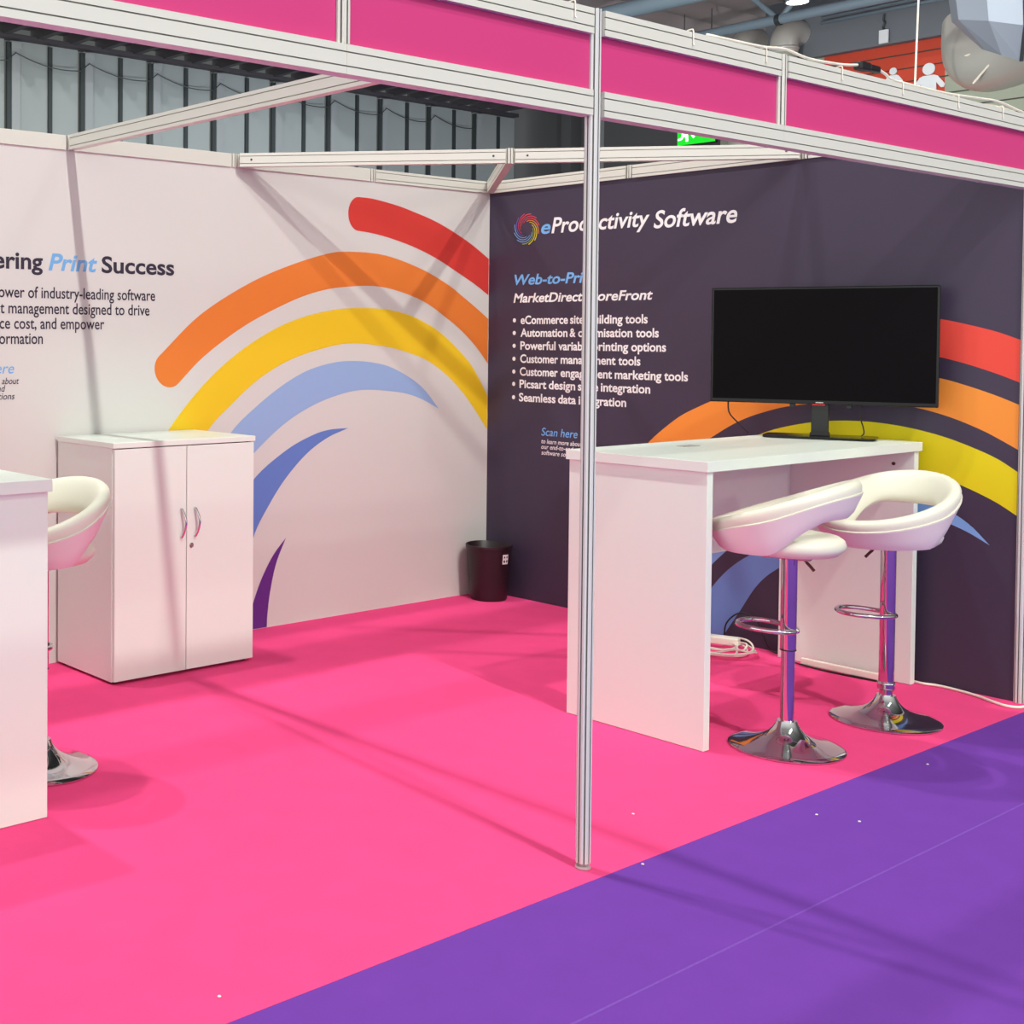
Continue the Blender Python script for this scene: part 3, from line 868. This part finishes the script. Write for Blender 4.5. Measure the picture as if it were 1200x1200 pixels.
# ------------------------------------------------------------------ the hall behind
GY = 8.0
GZ = 4.95
gxs = [-0.97 + 0.978 * k for k in range(12)]        # steel columns
gxs = [g for g in gxs if g < 9.4]
for k, x in enumerate(gxs):
    x1 = x + 0.978
    bm = B(); box(bm, (x + 0.05, GY, 0.0), (min(x1 - 0.05, 9.98), GY + 0.05, GZ - 0.03))
    w = struct(make('window_%d' % (k + 1), bm, 'frost'))
    bm = B(); box(bm, (x + 0.515, GY - 0.03, 0.0), (x + 0.565, GY - 0.0005, GZ - 0.05)); make('mullion', bm, 'mullion', w)
    c = empty('steel_column', (x + 0.05, GY - 0.09, 0), 0, 'grey steel column in front of the frosted glass hall wall', 'column', 'steel columns of the glass wall')
    bm = B(); box(bm, (-0.03, 0.03, 0.0), (0.075, 0.085, GZ - 0.06)); make('shaft', bm, 'column', c)
    bm = B(); box(bm, (-0.085, 0.045, 0.0), (-0.032, 0.085, GZ - 0.06)); make('shadow_gap_bar', bm, 'mullion', c)
    bm = B(); box(bm, (-0.04, 0.015, GZ - 0.14), (0.085, 0.0295, GZ - 0.06)); make('head_plate', bm, 'column', c)
bm = B(); box(bm, (-3.2, GY, 0.0), (gxs[0] + 0.048, GY + 0.05, GZ - 0.03)); struct(make('wall_far', bm, 'frost'))
# ribbed soffit over the glass
bm = B()
box(bm, (-3.2, GY - 1.55, GZ + 0.12), (9.7, GY + 0.05, GZ + 0.22))
for k in range(29):
    box(bm, (-3.1 + 0.44 * k, GY - 1.5, GZ), (-3.02 + 0.44 * k, GY + 0.05, GZ + 0.12))
box(bm, (-3.2, GY - 0.12, GZ - 0.03), (9.7, GY + 0.05, GZ + 0.02))
struct(make('ceiling', bm, 'soffit'), 'dark ribbed soffit above the frosted glass wall')
pts = []
for k in range(10):
    x = -0.92 + 0.978 * k
    for q in range(8):
        f = q / 8
        pts.append((x + 0.978 * f, GY - 0.10, GZ - 0.19 - 0.08 * f - 0.30 * f * (1 - f) + 0.08 * (f > 0.999)))
bm = B(); tube(bm, pts, 0.007, 5, smooth=False)
tag(make('hanging_cable', bm, 'mullion'), 'thin dark cable drooping from column to column along the glass wall', 'cable')

HX = 10.0
bm = B()
box(bm, (HX, 4.69, 0.0), (HX + 0.1, GY + 0.3, 5.5), 0)
box(bm, (HX - 0.25, 6.95, 0.0), (HX - 0.001, 7.12, 5.2), 0)
box(bm, (HX - 0.15, 6.55, 0.0), (HX - 0.001, 6.62, 5.2), 1)
box(bm, (HX, -3.0, 0.0), (HX + 0.1, 1.835, 5.09), 2)
box(bm, (HX, 1.835, 0.0), (HX + 0.1, 3.28, 5.09), 3)
box(bm, (HX, 3.28, 0.0), (HX + 0.1, 4.69, 5.09), 2)
for z in (3.55, 3.7, 3.95, 4.1, 4.25, 4.42, 4.62, 4.78, 4.95):
    box(bm, (HX - 0.006, -3.0, z), (HX - 0.0005, 4.60, z + 0.014), 4)
struct(make('wall_end', bm, ['charcoal', 'column', 'plank', 'plank_red', 'groove']), 'planked end wall of the hall with a red painted panel')
bm = B(); box(bm, (HX - 0.12, -3.0, 5.09), (HX + 0.2, 4.0, 5.86)); struct(make('trim_%d' % (ti + 1), bm, 'band'), 'blue-grey bulkhead above the planked wall'); ti += 1
# pictograms
def picto(name, y, zt, s, label):
    o = empty(name, (HX - 0.012, y, zt), 0, label, 'pictogram')
    bm = B()
    lathe(bm, [(0.070 * s, 0.0), (0.070 * s, 0.01)], 28)
    for v in bm.verts:
        v.co = Vector((-v.co.z, v.co.x, v.co.y))
    make('head', bm, 'picto', o)
    bm = B()
    body = [(-0.10, -0.09), (-0.06, -0.075), (0.06, -0.075), (0.10, -0.09), (0.185, -0.20), (0.17, -0.235), (0.14, -0.235), (0.085, -0.165), (0.09, -0.27), (0.16, -0.55), (0.07, -0.55), (0.05, -0.80), (0.01, -0.80), (0.0, -0.55), (-0.01, -0.80), (-0.05, -0.80),
            (-0.07, -0.55), (-0.16, -0.55), (-0.09, -0.27), (-0.085, -0.165), (-0.14, -0.235), (-0.17, -0.235), (-0.185, -0.20)]
    for f_, off in ((0, 0.0),):
        lo = [bm.verts.new((0, -a * s, b * s)) for a, b in body]
        hi = [bm.verts.new((-0.01, -a * s, b * s)) for a, b in body]
        bm.faces.new(lo[::-1]); bm.faces.new(hi)
        for k in range(len(body)):
            bm.faces.new((lo[k], lo[(k + 1) % len(body)], hi[(k + 1) % len(body)], hi[k]))
    make('torso', bm, 'picto', o)
picto('restroom_pictogram', 2.42, 4.775, 0.62, 'smaller white figure sign on the red planks')
picto('restroom_pictogram', 2.01, 4.735, 1.0, 'larger white figure sign on the red planks')
# exit sign, seen below the fascia
o = empty('exit_sign', (HX - 0.5, 4.75, 4.12), 0, 'green lit running-man exit sign hanging under the fascia line', 'exit sign')
bm = B(); box(bm, (0.0, -0.30, 0.0), (0.06, 0.265, 0.28), 0, 0.004); make('housing', bm, 'black', o)
bm = B(); box(bm, (-0.004, -0.295, 0.012), (-0.0005, 0.26, 0.275)); make('light_panel', bm, 'exit', o)
def symbol(name, polys):
    bm = B()
    for pts in polys:
        bm.faces.new([bm.verts.new((-0.006, y, z)) for y, z in pts])
    make(name, bm, 'exit_white', o)
symbol('running_man', [[(0.25, 0.075), (0.25, 0.10), (0.20, 0.115), (0.19, 0.20), (0.16, 0.215), (0.16, 0.25), (0.12, 0.25), (0.12, 0.215), (0.11, 0.21), (0.10, 0.15), (0.095, 0.055), (0.135, 0.055), (0.14, 0.115), (0.16, 0.125), (0.19, 0.085)]])
symbol('arrow', [[(0.02, 0.085), (-0.01, 0.12), (-0.0, 0.24), (0.04, 0.24), (0.05, 0.12)]])
symbol('doorway_symbol', [[(-0.10, 0.10), (-0.25, 0.10), (-0.25, 0.24), (-0.10, 0.24)]])
for y in (0.2, -0.2):
    bm = B(); tube(bm, [(0.03, y, 0.28), (0.03, y, 1.765)], 0.006, 6, smooth=False); make('hanger', bm, 'mullion', o)
# small white board hung on the bulkhead
o = empty('hanging_board', (HX - 0.16, 2.47, 5.10), 0, 'small white board hanging on a chain above the red planks', 'board')
bm = B(); box(bm, (-0.01, -0.055, 0.0), (0.01, 0.055, 0.16), 0, 0.002); make('board', bm, 'picto', o)
bm = B(); tube(bm, [(0, 0.0, 0.16), (0.002, 0.012, 0.20), (0, -0.008, 0.24), (0.003, 0.008, 0.28), (0, 0, 0.35)], 0.012, 6); make('chain', bm, 'mullion', o)
# conduit along the bulkhead and a thin cable down to it
bm = B()
tube(bm, [(HX - 0.2, -1.0, 5.50), (HX - 0.2, 3.22, 5.48)], 0.022, 8, smooth=False)
tube(bm, [(HX - 0.2, -1.0, 5.57), (HX - 0.2, 3.22, 5.54)], 0.012, 8, smooth=False)
tag(make('conduit_pipe', bm, 'blue_steel', smooth=True), 'thin grey conduit running along the blue-grey bulkhead', 'pipe')
bm = B(); tube(bm, [(7.0, 0.79, 3.6), (7.0, 0.74, 5.85)], 0.009, 6, smooth=False)
tag(make('drop_cable', bm, 'white_plastic'), 'thin vertical cable dropping in front of the larger figure sign', 'cable')
# roof sheets with deep rolls running along x
bm = B()
nprof = []
for k in range(0, 241):
    y = 0.0 + 8.3 * k / 240
    nprof.append((y, 6.08 - 0.20 * abs(math.sin(math.pi * (y - 0.3) / 0.62)) ** 0.6))
va = [bm.verts.new((4.0, y, z)) for y, z in nprof]
vb = [bm.verts.new((14.0, y, z)) for y, z in nprof]
for k in range(240):
    bm.faces.new((va[k], va[k + 1], vb[k + 1], vb[k]))
ta = [bm.verts.new((4.0, y, 6.12)) for y in (8.3, 0.0)]
tb = [bm.verts.new((14.0, y, 6.12)) for y in (8.3, 0.0)]
bm.faces.new((ta[0], ta[1], tb[1], tb[0]))
struct(make('ceiling', bm, 'roof'), 'mauve-grey rolled roof sheets above the end wall')
# steel tubes under the roof
def pipe(name, a, b, r, m, label, cat):
    a, b = Vector(a), Vector(b)
    c = (a + b) / 2
    bm = B(); tube(bm, [a - c, b - c], r, 20, smooth=False)
    return tag(make(name, bm, m, loc=c, smooth=True, angle=60), label, cat)
pipe('roof_tube', (7.3, 2.4, 5.47), (7.3, 5.9, 5.47), 0.10, 'blue_steel', 'thick blue-grey roof tube above the front post', 'tube')
o = empty('roof_truss', (9.0, 3.4, 5.42), 0, 'light grey tubular roof truss in front of the bulkhead', 'truss')
bm = B(); tube(bm, [(0, -4.0, 0.02), (0, 1.25, 0.0)], 0.062, 16, smooth=False); make('bottom_chord', bm, 'blue_steel', o, smooth=True, angle=60)
for a, b in (((0, -0.05, 0.03), (0, 0.35, 0.42)), ((0, -0.12, 0.03), (0, -0.50, 0.42)), ((0, -1.45, 0.03), (0, -1.06, 0.42)), ((0, -1.5, 0.03), (0, -1.9, 0.42))):
    bm = B(); tube(bm, [a, b], 0.034, 10, smooth=False); make('brace', bm, 'blue_steel', o, smooth=True, angle=60)
bm = B(); lathe(bm, [(0.07, -0.03), (0.07, 0.03)], 16)
for v in bm.verts:
    v.co = Vector((v.co.x, v.co.z - 0.08, v.co.y))
make('node_clamp', bm, 'mullion', o)
# the lamp in view at the top
o = empty('high_bay_light', (8.3, 2.70, 5.395), 0, 'round glowing hall lamp at the top edge of the photo', 'lamp')
bm = B(); lathe(bm, [(0.115, 0.0), (0.115, 0.012)], 32); make('diffuser', bm, 'glow', o)
bm = B(); lathe(bm, [(0.13, 0.005), (0.13, 0.03), (0.07, 0.11), (0.05, 0.2)], 32); make('lamp_housing', bm, 'blue_steel', o, smooth=True, angle=40)
# two duct stubs that turn down behind the red panel
for y, lab in ((4.12, 'left of two grey round ducts turning down behind the fascia'), (3.56, 'right of two grey round ducts turning down beside the bulkhead')):
    o = empty('round_duct', (9.55, y, 4.0), 0, lab, 'duct')
    bm = B(); lathe(bm, [(0.155, 0.0), (0.155, 1.18)], 28); make('drop_pipe', bm, 'plank', o, smooth=True, angle=60)
    bm = B(); tube(bm, [(0, 0, 1.13), (0, 0, 1.22), (0.025, 0, 1.32), (0.12, 0, 1.40), (0.22, 0, 1.415), (0.325, 0, 1.42)], 0.165, 24, n=5); make('elbow', bm, 'duct', o, smooth=True, angle=60)
    bm = B(); lathe(bm, [(0.172, 1.16), (0.178, 1.18), (0.172, 1.20)], 28); make('clamp_band', bm, 'duct', o, smooth=True)
# the big ventilation duct at top right
o = empty('ventilation_duct', (8.0, 0.55, 4.35), 0, 'large ventilation duct with rounded elbow at the top right corner', 'duct')
bm = B()
tube(bm, [(0.35, 0.20, 0.45), (0.25, 0.16, 0.20), (0.05, 0.03, 0.05), (-0.15, -0.22, 0.02), (-0.4, -0.65, 0.06), (-0.6, -1.2, 0.08), (-0.9, -3.4, 0.08)], 0.36, 40, n=6)
make('elbow', bm, 'duct', o, smooth=True, angle=60)
bm = B()
rings = []
for cx_, cy_, cz_, rr_ in ((-0.62, -0.30, 1.35, 0.40), (-0.66, -0.33, 0.45, 0.40), (-0.68, -0.36, 0.16, 0.38), (-0.62, -0.42, -0.13, 0.20)):
    rings.append([bm.verts.new((cx_ + rr_ * math.cos(math.radians(45 * k + 12)), cy_ + rr_ * math.sin(math.radians(45 * k + 12)), cz_ + 0.10 * math.sin(math.radians(45 * k + 12)))) for k in range(8)])
for a, b in zip(rings, rings[1:]):
    for k in range(8):
        bm.faces.new((a[k], a[(k + 1) % 8], b[(k + 1) % 8], b[k]))
bm.faces.new(rings[0]); bm.faces.new(rings[-1][::-1])
seam_pts = [Vector((cx_ + (rr_ + 0.008) * math.cos(math.radians(237)), cy_ + (rr_ + 0.008) * math.sin(math.radians(237)), cz_ + 0.10 * math.sin(math.radians(237))))
            for cx_, cy_, cz_, rr_ in ((-0.62, -0.30, 1.35, 0.40), (-0.66, -0.33, 0.45, 0.40), (-0.68, -0.36, 0.16, 0.38), (-0.62, -0.42, -0.13, 0.20))]
fb = make('faceted_branch', bm, 'duct_blue', o)
bm = B(); tube(bm, seam_pts, 0.016, 6, smooth=False); make('seam_flange', bm, 'mullion', fb)
bm = B()
tube(bm, [(-0.42, 0.03, -0.02), (-0.60, -0.42, 0.02)], 0.010, 6, smooth=False)
tube(bm, [(-0.42, -0.05, -0.30), (-0.60, -0.42, -0.0)], 0.010, 6, smooth=False)
make('support_rod', bm, 'white_plastic', o)
